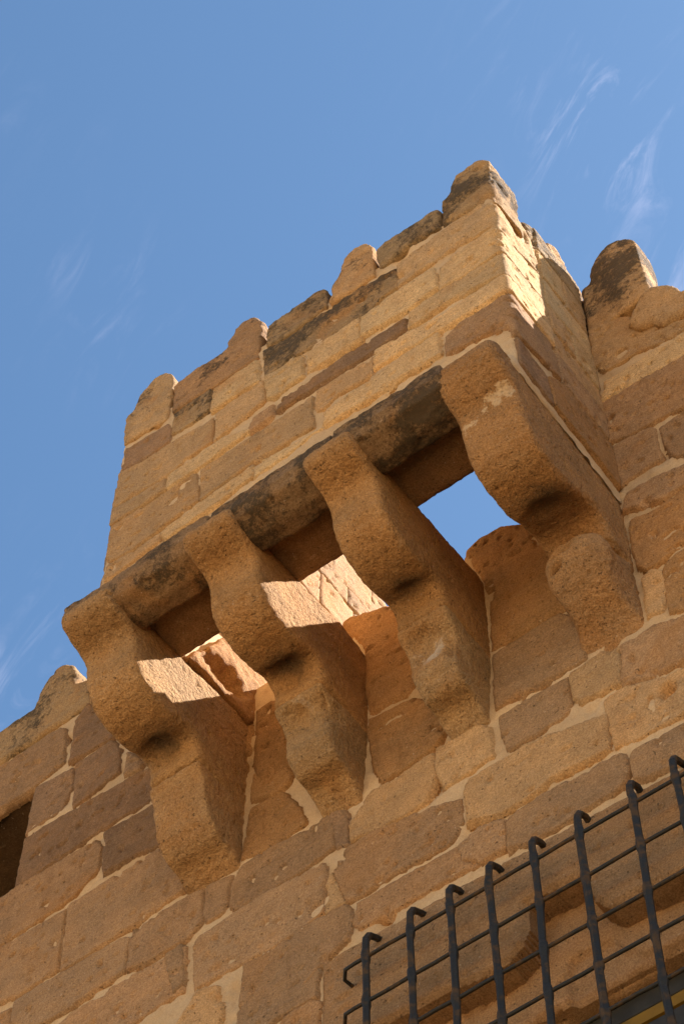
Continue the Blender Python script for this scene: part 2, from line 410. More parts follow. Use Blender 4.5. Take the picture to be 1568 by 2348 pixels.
# ------------------------------------------------------------------ traced outlines (metres; wall: x, z; box front: distance from the right corner, z)
FRONT_STONES=[
('b',0.1,[(-1.811,10.196),(-1.809,10.385),(-1.594,10.367),(-1.571,10.299),(-1.569,10.175),(-1.704,10.162)]),
('g',0.55,[(-1.558,10.232),(-1.562,10.408),(-1.376,10.413),(-1.371,10.222),(-1.512,10.204)]),
('y',0.15,[(-1.354,10.192),(-1.356,10.379),(-1.135,10.396),(-1.13,10.178),(-1.25,10.188)]),
('g',0.6,[(-1.098,10.176),(-1.111,10.449),(-0.999,10.412),(-0.785,10.435),(-0.465,10.387),(-0.453,10.196),(-0.534,10.197),(-0.643,10.141),(-0.85,10.174),(-0.982,10.192)]),
('t',0.1,[(-1.829,9.904),(-1.819,10.188),(-1.702,10.146),(-1.548,10.145),(-1.346,10.127),(-1.344,9.91),(-1.457,9.906),(-1.571,9.868),(-1.725,9.902)]),
('t',0.0,[(-1.32,9.892),(-1.325,10.116),(-1.103,10.144),(-1.09,9.961),(-1.15,9.938),(-1.237,9.916)]),
('m',0.0,[(-1.153,9.791),(-1.136,9.854),(-1.044,9.865),(-1.046,9.769),(-1.141,9.763)]),
('y',0.0,[(-1.077,9.954),(-1.087,10.161),(-0.918,10.14),(-0.905,9.954),(-1.03,9.923)]),
('y',0.0,[(-0.879,9.958),(-0.882,10.127),(-0.643,10.126),(-0.638,9.94),(-0.783,9.937)]),
('y',0.0,[(-0.63,9.961),(-0.629,10.125),(-0.449,10.146),(-0.293,10.139),(-0.278,9.936),(-0.414,9.914),(-0.528,9.931)]),
('b',0.0,[(-1.024,9.791),(-0.996,9.861),(-0.782,9.875),(-0.434,9.851),(-0.441,9.763),(-0.594,9.759),(-0.845,9.774)]),
('y',0.0,[(-1.546,9.743),(-1.547,9.851),(-1.288,9.854),(-1.166,9.793),(-1.152,9.772),(-1.261,9.752),(-1.379,9.737)]),
('y',0.0,[(-0.574,9.59),(-0.566,9.707),(-0.57,9.738),(-0.262,9.663),(-0.018,9.666),(0.0,9.665),(0.29,9.7),(0.29,9.56),(0.0,9.53),(-0.001,9.521),(-0.207,9.537),(-0.293,9.547),(-0.449,9.581)]),
('t',0.1,[(-0.841,9.563),(-0.839,9.727),(-0.584,9.707),(-0.586,9.552),(-0.74,9.585),(-0.806,9.54)]),
('t',0.0,[(-1.364,9.458),(-1.371,9.69),(-1.013,9.706),(-0.86,9.714),(-0.855,9.449),(-1.11,9.469)]),
('t',0.1,[(-1.816,9.75),(-1.817,9.867),(-1.562,9.832),(-1.549,9.743),(-1.799,9.746)]),
('t',0.15,[(-1.81,9.492),(-1.815,9.742),(-1.575,9.726),(-1.403,9.726),(-1.38,9.468),(-1.542,9.45),(-1.678,9.418),(-1.788,9.433)]),
('y',0.0,[(-1.539,9.369),(-1.517,9.406),(-1.128,9.457),(-1.12,9.368),(-1.25,9.337),(-1.515,9.317)]),
('t',0.1,[(-1.808,9.344),(-1.803,9.429),(-1.654,9.393),(-1.546,9.399),(-1.552,9.343),(-1.8,9.303)]),
('y',0.0,[(-1.118,9.358),(-1.109,9.446),(-0.831,9.398),(-0.815,9.398),(-0.973,9.37)]),
('y',0.0,[(-0.807,9.392),(-0.796,9.505),(-0.582,9.523),(-0.298,9.536),(-0.295,9.357),(-0.498,9.367)]),
('t',0.05,[(-0.451,10.185),(-0.45,10.397),(-0.255,10.424),(-0.066,10.45),(0.004,10.357),(0.0,10.36),(0.12,10.3),(0.26,10.42),(0.28,10.2),(0.0,10.11),(-0.023,10.178),(-0.2,10.198),(-0.357,10.206)]),
('y',0.0,[(-0.27,9.912),(-0.262,10.11),(-0.185,10.137),(-0.02,10.154),(0.0,10.095),(0.285,10.18),(0.285,9.955),(0.0,9.9),(0.002,9.899),(-0.109,9.892)]),
('y',0.0,[(-0.415,9.738),(-0.405,9.874),(-0.216,9.874),(-0.0,9.859),(0.0,9.875),(0.29,9.93),(0.29,9.72),(0.0,9.69),(0.001,9.675),(-0.102,9.715),(-0.275,9.753)]),
('m',0.0,[(-0.266,9.325),(-0.259,9.45),(-0.201,9.494),(0.003,9.481),(0.0,9.5),(0.27,9.52),(0.3,9.3),(0.0,9.16),(-0.016,9.226),(-0.087,9.275),(-0.228,9.296)]),
('g',0.3,[(0.31,10.52),(0.62,10.55),(0.62,10.74),(0.3,10.72)]),
('y',0.1,[(0.31,10.24),(0.46,10.26),(0.46,10.5),(0.3,10.49)]),
('t',0.1,[(0.48,10.26),(0.62,10.26),(0.62,10.53),(0.48,10.51)]),
('y',0,[(0.305,9.98),(0.62,10.0),(0.62,10.24),(0.305,10.21)]),
('t',0,[(0.305,9.735),(0.45,9.745),(0.45,9.965),(0.305,9.945)]),
('y',0.05,[(0.47,9.745),(0.62,9.755),(0.62,9.98),(0.47,9.97)]),
('t',0.0,[(0.31,9.54),(0.62,9.56),(0.62,9.735),(0.31,9.715)]),
('m',0.1,[(0.32,9.3),(0.61,9.33),(0.62,9.54),(0.3,9.52)]),
('b',0.1,[(0.01,8.93),(0.2,8.93),(0.19,9.13),(0.01,9.13)]),
('o',0.2,[(0.215,8.95),(0.61,8.96),(0.615,9.27),(0.32,9.27),(0.205,9.15)]),
('t',0.3,[(-2.14,9.0),(-1.86,9.0),(-1.86,9.21),(-2.14,9.21)]),
('t',0.3,[(-2.14,9.23),(-1.86,9.23),(-1.86,9.440000000000001),(-2.14,9.440000000000001)]),
('t',0.3,[(-2.14,9.46),(-1.86,9.46),(-1.86,9.670000000000002),(-2.14,9.670000000000002)]),
('t',0.3,[(-2.14,9.69),(-1.86,9.69),(-1.86,9.9),(-2.14,9.9)]),
('t',0.3,[(-2.14,9.92),(-1.86,9.92),(-1.86,10.13),(-2.14,10.13)]),
('t',0.3,[(-2.14,10.15),(-1.86,10.15),(-1.86,10.360000000000001),(-2.14,10.360000000000001)]),
]
WALL_STONES=[
('m',0.1,[(-4.485,9.413),(-4.554,9.811),(-4.435,9.786),(-4.109,9.797),(-4.081,9.757),(-4.06,9.511),(-4.194,9.459),(-4.381,9.453)]),
('b',0.0,[(-4.021,9.477),(-4.025,9.769),(-3.972,9.84),(-3.895,9.71),(-3.773,9.484),(-3.812,9.452),(-4.01,9.473)]),
('b',0.0,[(-4.194,9.139),(-4.184,9.436),(-3.998,9.41),(-3.986,9.271),(-4.025,9.158),(-4.102,9.158)]),
('b',0.0,[(-3.958,9.119),(-3.979,9.415),(-3.81,9.432),(-3.779,9.384),(-3.753,9.296),(-3.751,9.171),(-3.903,9.127)]),
('m',0.0,[(-3.704,9.116),(-3.708,9.26),(-3.623,9.131),(-3.639,9.089)]),
('b',0.0,[(-4.193,8.821),(-4.187,9.096),(-4.026,9.103),(-3.596,9.063),(-3.513,8.925),(-3.545,8.832),(-3.787,8.838),(-4.173,8.812)]),
('b',0.0,[(-3.743,8.533),(-3.765,8.794),(-3.541,8.782),(-3.452,8.658),(-3.439,8.492),(-3.596,8.528)]),
('m',0.0,[(-4.225,8.491),(-4.326,8.493),(-4.379,8.795),(-4.273,8.79),(-4.171,8.802),(-3.812,8.785),(-3.784,8.719),(-3.783,8.577),(-3.888,8.505),(-4.124,8.487)]),
('m',0.0,[(-4.166,8.13),(-4.264,8.131),(-4.319,8.451),(-4.22,8.461),(-3.91,8.448),(-3.906,8.127),(-4.066,8.104)]),
('m',0.0,[(-3.884,8.099),(-3.892,8.459),(-3.495,8.471),(-3.377,8.293),(-3.321,8.152),(-3.412,8.14),(-3.576,8.11),(-3.78,8.101)]),
('m',0.0,[(-4.073,7.964),(-4.076,8.075),(-3.88,8.071),(-3.627,8.068),(-3.586,8.049),(-3.59,7.883),(-3.725,7.87),(-3.843,7.855),(-3.973,7.862)]),
('m',0.0,[(-4.198,7.974),(-4.193,8.059),(-4.097,8.056),(-4.094,7.945)]),
('m',0.0,[(-3.57,7.871),(-3.562,8.066),(-3.352,8.08),(-3.274,8.075),(-3.269,7.893),(-3.326,7.844),(-3.479,7.857)]),
('m',0.0,[(-3.258,7.907),(-3.256,8.076),(-3.156,8.056),(-3.164,7.983),(-3.178,7.88),(-3.249,7.883)]),
('m',0.0,[(-3.942,7.776),(-3.811,7.822),(-3.567,7.833),(-3.326,7.81),(-3.326,7.598),(-3.455,7.583),(-3.541,7.578),(-3.718,7.581)]),
('m',0.05,[(-3.148,7.882),(-3.144,8.003),(-3.105,8.074),(-2.929,8.074),(-2.845,8.062),(-2.759,8.064),(-2.738,7.976),(-2.734,7.881),(-2.829,7.857),(-2.951,7.852),(-3.054,7.854),(-3.123,7.853)]),
('b',0.0,[(-2.749,8.032),(-2.745,8.081),(-2.69,8.038),(-2.679,7.847),(-2.72,7.871),(-2.731,7.952)]),
('o',0.05,[(-3.114,8.121),(-3.106,8.217),(-3.082,8.373),(-2.951,8.353),(-2.876,8.214),(-2.852,8.107),(-2.958,8.089),(-3.049,8.095)]),
('o',0.0,[(-3.084,8.427),(-3.081,8.578),(-2.971,8.567),(-2.909,8.431),(-2.951,8.386),(-3.01,8.393)]),
('m',0.05,[(-3.269,7.56),(-3.288,7.774),(-3.266,7.819),(-3.17,7.835),(-3.019,7.843),(-2.849,7.826),(-2.778,7.821),(-2.771,7.749),(-2.776,7.571),(-2.864,7.56),(-2.968,7.538),(-3.062,7.549),(-3.176,7.566)]),
('t',0.0,[(-2.761,7.56),(-2.76,7.705),(-2.744,7.743),(-2.691,7.557),(-2.746,7.557)]),
('m',0.0,[(-2.728,7.746),(-2.677,7.824),(-2.582,7.833),(-2.448,7.798),(-2.369,7.784),(-2.257,7.738),(-2.253,7.615),(-2.301,7.548),(-2.455,7.563),(-2.603,7.552),(-2.682,7.56)]),
('t',0.0,[(-2.23,7.596),(-2.234,7.758),(-2.214,7.803),(-2.054,7.801),(-1.968,7.802),(-1.718,7.719),(-1.732,7.547),(-1.929,7.57),(-2.023,7.541),(-2.107,7.54)]),
('t',0.0,[(-1.707,7.553),(-1.714,7.71),(-1.714,7.802),(-1.642,7.807),(-1.515,7.736),(-1.378,7.718),(-1.407,7.531),(-1.474,7.514),(-1.579,7.519),(-1.699,7.54)]),
('o',0.1,[(-2.089,8.457),(-2.069,8.79),(-2.105,8.983),(-2.152,9.173),(-2.147,9.2),(-2.096,9.227),(-2.004,9.22),(-1.935,9.166),(-1.835,9.063),(-1.787,8.694),(-1.789,8.443),(-1.962,8.449)]),
('m',0.05,[(-2.094,8.271),(-2.082,8.414),(-1.964,8.425),(-1.819,8.419),(-1.765,8.356),(-1.739,8.19),(-1.759,8.09),(-1.899,8.095),(-2.044,8.104),(-2.092,8.109)]),
('m',0.05,[(-2.085,8.045),(-1.988,8.054),(-1.824,8.034),(-1.834,7.882),(-1.869,7.85),(-1.964,7.839),(-2.06,7.844),(-2.077,7.926)]),
('t',0.0,[(-1.814,7.903),(-1.812,8.039),(-1.69,8.056),(-1.632,8.036),(-1.655,7.841),(-1.673,7.847),(-1.789,7.865)]),
('m',0.1,[(-1.646,7.836),(-1.622,8.033),(-1.563,8.026),(-1.52,8.035),(-1.404,7.988),(-1.342,7.952),(-1.37,7.768),(-1.468,7.78),(-1.553,7.788)]),
('m',0.0,[(-2.099,7.364),(-2.096,7.495),(-1.934,7.514),(-1.691,7.497),(-1.673,7.412),(-1.714,7.341),(-1.87,7.334),(-1.903,7.329),(-2.032,7.332)]),
('m',0.0,[(-2.265,7.496),(-2.191,7.535),(-2.109,7.503),(-2.111,7.373),(-2.193,7.369),(-2.252,7.427)]),
('m',0.0,[(-2.658,7.426),(-2.645,7.515),(-2.456,7.518),(-2.278,7.503),(-2.261,7.423),(-2.21,7.365),(-2.267,7.382),(-2.41,7.381),(-2.528,7.381),(-2.631,7.394)]),
('m',0.0,[(-1.662,7.344),(-1.66,7.47),(-1.482,7.457),(-1.381,7.441),(-1.407,7.274),(-1.507,7.289),(-1.634,7.32)]),
('m',0.0,[(-3.092,7.214),(-3.073,7.532),(-2.961,7.525),(-2.864,7.552),(-2.682,7.531),(-2.668,7.464),(-2.677,7.389),(-2.784,7.363),(-2.796,7.183),(-2.933,7.195),(-3.007,7.155)]),
('t',0.0,[(-3.359,7.397),(-3.255,7.542),(-3.186,7.509),(-3.152,7.38),(-3.172,7.269)]),
('m',0.0,[(-3.355,7.613),(-3.407,7.829),(-3.344,7.835),(-3.322,7.623)]),
('m',0.0,[(-2.955,7.12),(-2.907,7.177),(-2.813,7.18),(-2.788,7.154),(-2.792,7.007)]),
('y',0.0,[(-1.519,9.661),(-1.485,9.784),(-1.143,9.765),(-1.032,9.747),(-1.058,9.584),(-1.166,9.603),(-1.349,9.63)]),
('t',0.15,[(-1.519,9.961),(-1.501,10.269),(-1.421,10.282),(-1.34,10.187),(-1.302,10.025),(-1.133,9.881),(-1.016,9.851),(-1.027,9.776),(-1.161,9.802),(-1.32,9.854),(-1.469,9.863)]),
('m',0.05,[(-1.523,9.322),(-1.541,9.536),(-1.525,9.629),(-1.351,9.613),(-1.17,9.582),(-1.062,9.558),(-1.116,9.213),(-1.219,9.243),(-1.288,9.267),(-1.435,9.285)]),
('m',0.1,[(-1.522,8.98),(-1.521,9.269),(-1.438,9.266),(-1.348,9.237),(-1.353,9.092),(-1.353,9.005),(-1.447,8.994)]),
('m',0.0,[(-1.317,9.065),(-1.322,9.191),(-1.224,9.214),(-1.121,9.183),(-1.163,8.915),(-1.267,8.92),(-1.295,8.937)]),
('m',0.0,[(-1.525,8.803),(-1.495,8.889),(-1.397,8.885),(-1.276,8.856),(-1.202,8.824),(-1.222,8.692),(-1.294,8.738),(-1.379,8.729),(-1.462,8.763)]),
('o',0.05,[(-1.514,8.429),(-1.524,8.565),(-1.504,8.724),(-1.384,8.696),(-1.298,8.705),(-1.223,8.689),(-1.269,8.392),(-1.342,8.405),(-1.419,8.377),(-1.484,8.374)]),
('o',0.0,[(-1.442,8.135),(-1.435,8.312),(-1.402,8.353),(-1.274,8.361),(-1.329,8.006),(-1.397,8.034),(-1.443,8.064)]),
('t',0.0,[(-1.518,8.114),(-1.506,8.338),(-1.476,8.351),(-1.441,8.315),(-1.448,8.186),(-1.469,8.095)]),
('o',0.15,[(-2.702,9.239),(-2.663,9.239),(-2.511,9.171),(-2.409,8.954),(-2.385,8.719),(-2.412,8.503),(-2.584,8.524),(-2.6,8.668),(-2.602,8.976)]),
('o',0.05,[(-2.594,8.42),(-2.587,8.485),(-2.404,8.45),(-2.329,8.343),(-2.279,8.153),(-2.334,8.103),(-2.455,8.077),(-2.542,8.082),(-2.569,8.169)]),
('t',0.0,[(-2.333,7.956),(-2.328,8.08),(-2.185,8.074),(-2.127,8.035),(-2.129,7.869),(-2.234,7.848),(-2.304,7.848)]),
('t',0.0,[(-2.667,7.931),(-2.577,8.057),(-2.487,8.033),(-2.342,8.061),(-2.339,7.923),(-2.369,7.834),(-2.448,7.812),(-2.564,7.836),(-2.661,7.856)]),
('o',0.05,[(-3.087,8.68),(-3.088,8.998),(-3.022,9.012),(-2.921,8.906),(-2.898,8.704),(-2.903,8.507),(-2.975,8.413),(-3.068,8.421)]),
('o',0.0,[(-3.273,9.081),(-3.24,9.212),(-3.122,9.046),(-3.104,8.735),(-3.188,8.781)]),
('m',0.0,[(-2.837,7.273),(-2.782,7.363),(-2.768,7.549),(-2.691,7.55),(-2.667,7.454),(-2.682,7.372),(-2.751,7.34)]),
]
COPING=[
('t',0.15,[(-3.358,10.445),(-3.37,10.716),(-3.321,10.729),(-3.322,10.851),(-3.299,10.934),(-3.25,10.941),(-3.183,10.88),(-3.12,10.772),(-3.103,10.691),(-3.125,10.48),(-3.127,10.403)]),
('m',0.2,[(-3.107,10.442),(-3.116,10.718),(-2.991,10.727),(-2.834,10.695),(-2.827,10.788),(-2.795,10.856),(-2.735,10.844),(-2.673,10.768),(-2.642,10.695),(-2.653,10.624),(-2.657,10.411),(-2.883,10.413)]),
('d',0.3,[(-2.629,10.467),(-2.629,10.686),(-2.541,10.685),(-2.449,10.698),(-2.368,10.692),(-2.322,10.664),(-2.319,10.475),(-2.422,10.429),(-2.523,10.424)]),
('t',0.2,[(-2.31,10.469),(-2.307,10.662),(-2.261,10.696),(-2.248,10.797),(-2.207,10.849),(-2.15,10.808),(-2.098,10.728),(-2.089,10.454),(-2.209,10.433)]),
('d',0.3,[(-2.066,10.488),(-2.07,10.683),(-2.001,10.708),(-1.893,10.709),(-1.765,10.695),(-1.77,10.494),(-1.919,10.505),(-2.035,10.487)]),
('g',0.35,[(-1.767,10.479),(-1.751,10.743),(-1.712,10.749),(-1.702,10.846),(-1.669,10.929),(-1.61,10.923),(-1.542,10.841),(-1.496,10.744),(-1.489,10.667),(-1.498,10.398),(-1.59,10.45)]),
]
WALL_COPING=[
('g',0.7,[(-4.555,9.815),(-4.6,10.075),(-4.484,10.09),(-4.369,10.107),(-4.276,10.093),(-4.285,10.213),(-4.259,10.282),(-4.191,10.261),(-4.111,10.186),(-4.049,10.103),(-3.991,10.058),(-3.943,9.833),(-4.012,9.853),(-4.099,9.823),(-4.438,9.808)]),
('t',0.5,[(-1.522,10.591),(-1.507,10.738),(-1.451,10.737),(-1.437,10.83),(-1.406,10.891),(-1.347,10.913),(-1.288,10.868),(-1.248,10.808),(-1.208,10.684),(-1.191,10.548),(-1.198,10.456),(-1.204,10.284),(-1.272,10.25),(-1.313,10.289),(-1.393,10.318),(-1.485,10.315)]),
('t',0.3,[(-1.338,10.087),(-1.284,10.218),(-1.248,10.264),(-1.201,10.272),(-1.149,10.216),(-1.115,10.145),(-1.102,10.08),(-1.008,10.028),(-1.032,9.875),(-1.143,9.897),(-1.214,9.908),(-1.249,9.977),(-1.298,9.99)]),
]
LINTEL=[(-2.757,6.891),(-2.767,7.308),(-2.695,7.319),(-2.572,7.308),(-2.387,7.306),(-2.116,7.294),(-1.874,7.298),(-1.638,7.283),(-1.51,7.266),(-1.372,7.255),(-1.299,7.023)]
CARVE=[(-2.876,6.923),(-2.579,6.905),(-2.29,6.885),(-2.201,6.863),(-2.135,6.872),(-2.09,6.906),(-2.074,6.956),(-2.067,7.078),(-2.01,7.075),(-1.944,7.066),(-1.883,7.064),(-1.858,7.031),(-1.848,6.953),(-1.823,6.89),(-1.799,6.859),(-1.717,6.861),(-1.677,6.858),(-1.572,6.841),(-1.428,6.829),(-1.335,6.185),(-1.754,5.782),(-2.589,6.294)]
CARVE2=[(-1.974,5.917),(-2.016,6.791),(-2.0,6.864),(-1.953,6.872),(-1.854,6.858),(-1.824,6.796),(-1.773,6.739),(-1.714,6.707),(-1.665,6.714),(-1.595,6.691),(-1.41,6.679),(-1.335,6.185)]


# ------------------------------------------------------------------ ground
g = link('ground', box_mesh('ground', [(-700, 700, -700, 700, -.5, 0)]), GROUND); g['kind'] = 'structure'

# ------------------------------------------------------------------ the castle wall
wall = empty('castle_wall', (0, 0, 0), 'long sandstone wall of large mortared blocks below and beside the projecting box', 'wall')
GAL = (-3.13, -1.755, 9.16)                     # passage through the parapet into the box
NICHE = [(-5.2, 8.815), (-4.193, 8.815), (-4.193, 9.44), (-5.2, 9.44)]
WIN = [(-2.45, 5.55), (-.85, 5.55), (-.85, 6.70), (-2.45, 6.70)]
core = box_mesh('wall_core', [(-45, -5.2, .03, .5, 0, 9.85), (-5.2, -4.2, .03, .5, 0, 8.80), (-5.2, -4.2, .03, .5, 9.46, 9.80), 
    (-4.2, -3.14, .03, .5, 0, 9.80), (-3.14, -2.46, .19, .45, 0, 7.27), (-3.14, -1.74, .06, .45, 7.27, 9.14), (-2.46, -.84, .19, .45, 6.70, 7.27), (-1.74, -.84, .06, .45, 7.27, 10.0), (-2.46, -.84, .03, .45, 0, 5.53), (-.84, 45, .03, .45, 0, 10.0)])
link('wall_core', core, MORTAR, wall)  # both ends lengthened far out of view so the wall shades the near ground
bed_out = [(-5.2, 6.2), (-.3, 6.2), (-.3, 9.95), (-1.53, 9.95), (-1.53, 9.17), (-3.20, 9.17), (-3.20, 9.83), (-5.2, 9.83)]
mortar('mortar_bed', -5.15, -.32, 6.25, 9.95, 'wall', wall, .0115, holes=(NICHE, WIN, [(-1.55, 7.625), (-1.455, 7.625), (-1.455, 7.71), (-1.55, 7.71)], [(-2.74, 6.3), (-2.74, 7.275), (-.63, 7.235), (-.63, 6.3)]), inside=bed_out)
for i, (c, l, p) in enumerate(WALL_STONES):
    dents = ()
    if i == 23: dents = ((-1.505, 7.665, .030, .045), (-1.575, 7.64, .012, .008))
    if i == 19: dents = ((-3.0, 7.69, .014, .015), (-2.80, 7.61, .03, .02), (-2.95, 7.66, .012, .012))
    if i == 38: dents = ((-1.40, 9.93, .025, .03),)
    if i == 0: dents = ((-4.30, 9.62, .02, .012),)
    near_top = i in (24, 46, 50, 51)
    stone('stone_block', p, 'wall', wall, c, l, dents=dents, back=-.38 if near_top else (-.03 if i == 0 else -.12), rough=1.3 if p[0][1] > 8.1 and p[0][0] > -3.2 else 1.0, edge=.035 if near_top else .0085)
LIN = [(-2.76, 6.695), (-2.767, 7.30), (-2.695, 7.315), (-2.387, 7.303), (-1.874, 7.292), (-1.51, 7.262), (-1.0, 7.25), (-.60, 7.25), (-.60, 6.695)]
OGEE = [q for q in CARVE if q[1] > 6.82 and q[0] > -2.74]
FRONT_LINTEL = [(-2.767, 7.30), (-2.695, 7.315), (-2.387, 7.303), (-1.874, 7.292), (-1.51, 7.262), (-1.0, 7.25), (-.60, 7.25), (-.60, 6.83), (-1.0, 6.83)]+OGEE[::-1]+[(-2.76, 6.912)]
lint = stone('carved_lintel', FRONT_LINTEL, 'wall', wall, 'm', 0.0, sp=.0075, rough=.7, back=-.13, drop=.014, edge=.010, grow=.0)
stone('lintel_panel', [(-2.76, 6.70), (-2.76, 7.20), (-.6, 7.20), (-.6, 6.70)], 'wall', lint, 'm', 0.0, sp=.0085, rough=.8, back=-.20, proud=-.085, drop=.012, grow=.0, carve=((CARVE2, .022, .012),))
lint['label'] = 'wide carved lintel with an ogee recess over the barred window'
# stones outside the picture, so that the wall goes on
FR = [(-4.5, 10.1), (-4.16, 8.0), (-1.66, 6.26), (-1.10, 10.0)]
allp = [p for _, _, p in WALL_STONES]+[LIN, NICHE, WIN]
allb = [(np.array(q).min(0), np.array(q).max(0)) for q in allp]
zz = 5.0
while zz < 9.75:
    hgt = rng.uniform(.24, .32); x = -7.5+rng.uniform(0, .4)
    while x < 2.2:
        for wd in (rng.uniform(.32, .75), .30, .18):
            r = [(x, zz), (x+wd, zz), (x+wd, min(zz+hgt, 9.95)), (x, min(zz+hgt, 9.95))]
            gx, gz = np.meshgrid(np.linspace(x-.012, x+wd+.012, 8), np.linspace(zz-.012, zz+hgt+.012, 6)); tp = np.stack([gx.ravel(), gz.ravel()], 1)
            if all(sdist(tp, q).max() < 0 for q, (qa, qb) in zip(allp, allb) if qa[0] < x+wd+.02 and qb[0] > x-.02 and qa[1] < zz+hgt+.02 and qb[1] > zz-.02) and sdist(tp, FR).max() < .03 and not (-3.5 < x+wd and x < -1.5 and zz+hgt > 8.2):
                stone('stone_block', r, 'wall', wall, rng.choice('mmmtbo'), 0.0, sp=.03, proud=.012, grow=.0)
                x += wd+rng.uniform(.015, .03); break
        else: x += .06
    zz += hgt+.022
# rounded coping along the parapet
def dome(x0, x1, zb, zp):
    c, rx = (x0+x1)/2, (x1-x0)/2
    return [(c-rx*math.cos(t), zb+(zp-zb)*math.sin(t)) for t in [math.pi*k/12 for k in range(13)]]
def taper_left(co):
    co = co.copy(); k = np.clip(-1.338-co[:, 0], 0, .12); s = np.clip((.2-co[:, 1])/.2, 0, 1); co[:, 1] += k*.22*s; return co
c, l, p = WALL_COPING[0]
solid('coping_stone', [(-4.555, 9.815), (-4.60, 10.08), (-4.40, 10.10)]+dome(-4.29, -4.07, 10.10, 10.33)+[(-3.99, 10.06), (-3.943, 9.835), (-4.10, 9.823)], 'y', -.012, .34, wall, c, l, bevel=.016, amp=1.1, smooth=1)
c, l, p = WALL_COPING[1]; p = [(-1.515, 10.22), (-1.51, 10.69), (-1.462, 10.71)]+dome(-1.458, -1.215, 10.735, 10.885)+[(-1.215, 10.22)]
mer = solid('merlon', p, 'y', -.03, .105, wall, c, l, bevel=.016, smooth=1, amp=1.0, deform=taper_left, voxel=.01)
solid('coping_stone', [(-1.76, 9.95), (-1.76, 10.70), (-1.45, 10.72), (-1.40, 9.95)], 'y', .045, .24, wall, 'g', .6, bevel=.02)
mer['label'] = 'stubby round topped merlon standing on the wall right of the box'
c, l, p = WALL_COPING[2]
solid('coping_stone', p, 'y', -.03, .26, wall, c, l, bevel=.025, amp=1.2, voxel=.01)
solid('coping_stone', [(-1.06, 9.93), (-1.07, 10.15), (-1.0, 10.26), (-.86, 10.27), (-.80, 10.12), (-.5, 10.12), (-.5, 9.93)], 'y', -.02, .3, wall, 'g', .6, bevel=.04)
solid('coping_stone', [(-5.3, 9.83), (-5.3, 10.08), (-5.0, 10.09), (-4.95, 10.25), (-4.85, 10.27), (-4.75, 10.10), (-4.64, 10.08), (-4.62, 9.83)], 'y', -.01, .34, wall, 'g', .7, bevel=.05)
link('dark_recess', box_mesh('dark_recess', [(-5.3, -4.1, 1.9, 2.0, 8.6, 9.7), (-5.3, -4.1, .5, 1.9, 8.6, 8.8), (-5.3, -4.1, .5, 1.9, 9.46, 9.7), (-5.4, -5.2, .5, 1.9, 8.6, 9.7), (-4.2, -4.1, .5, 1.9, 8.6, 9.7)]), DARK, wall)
# jamb, sill and head of the dark opening at the left; their dark tint paints in shade
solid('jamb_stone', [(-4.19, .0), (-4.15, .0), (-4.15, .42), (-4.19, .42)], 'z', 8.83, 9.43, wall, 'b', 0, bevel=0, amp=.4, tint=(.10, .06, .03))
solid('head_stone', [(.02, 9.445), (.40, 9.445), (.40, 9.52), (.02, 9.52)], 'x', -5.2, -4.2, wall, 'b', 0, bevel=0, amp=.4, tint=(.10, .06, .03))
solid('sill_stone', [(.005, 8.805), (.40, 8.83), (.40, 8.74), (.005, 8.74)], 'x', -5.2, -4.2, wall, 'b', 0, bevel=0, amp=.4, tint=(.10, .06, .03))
# head of the barred window behind the carved lintel
solid('window_head', [(.13, 6.69), (.13, 6.80), (.40, 6.80), (.40, 6.68)], 'x', -2.45, -.86, wall, 'm', 0, bevel=0, amp=.8)

# ------------------------------------------------------------------ the projecting box
boxm = empty('box_machicolation', (0, 0, 0), 'projecting sandstone box with knobbed crest carried on four curved corbels', 'machicolation')
T = .235
link('box_core', box_mesh('box_core', [(XL+.03, XR-.03, YF+.03, YF+T, 8.96, 10.50), (XL+.03, XL+T-.03, YF+T, 1.1, 8.95, 11.02), (XR-T, XR-.03, YF+T, .03, 8.89, 10.50), (XR-T, XR-.03, .03, .22, 9.1, 10.4)]), MORTAR, boxm)
mortar('mortar_bed', -W-.60, .624, 8.87, 10.53, 'box', boxm, .0115, level=-.004)
for i, (c, l, p) in enumerate(FRONT_STONES):
    er = {3: .14, 21: .12, 1: .05}.get(i, 0)
    dn = {16: ((-1.515, 9.615, .030, .010),), 3: ((-.50, 10.36, .03, .010), (-.62, 10.30, .02, .010))}.get(i, ())
    stone('stone_block', p, 'box', boxm, c, l, edge=.008, eroded=er, dents=dn, back=-.10, grow=.009)
for i, (c, l, p) in enumerate(COPING):
    if i == 0: p = [(-3.358, 10.445), (-3.368, 10.70), (-3.33, 10.725)]+dome(-3.322, -3.112, 10.76, 10.945)+[(-3.12, 10.41)]
    if i == 1: p = [(-3.105, 10.44), (-3.112, 10.71), (-2.99, 10.725), (-2.85, 10.70)]+dome(-2.838, -2.652, 10.72, 10.885)+[(-2.655, 10.415), (-2.88, 10.415)]
    if i == 3: p = [(-2.31, 10.47), (-2.307, 10.66), (-2.27, 10.69)]+dome(-2.262, -2.088, 10.72, 10.885)+[(-2.086, 10.455), (-2.21, 10.435)]
    last = i == len(COPING)-1
    if last: p = [(-1.767, 10.479), (-1.757, 10.735), (-1.725, 10.75)]+dome(-1.715, -1.508, 10.80, 10.965)+[(-1.510, 10.40), (-1.59, 10.44)]
    solid('coping_stone', p, 'y', YF-.014, YF+(.20 if last else .25), boxm, c, l, bevel=.03 if last else .016, smooth=1, amp=1.2, erode=.3 if last else .12, voxel=.0105)
solid('coping_stone', [(-.40, 10.46), (-.39, 10.70), (-.34, 10.75), (-.25, 10.77), (-.20, 10.74), (-.21, 10.52)], 'x', XR-.24, XR+.008, boxm, 'g', .3, bevel=.03, erode=.45)
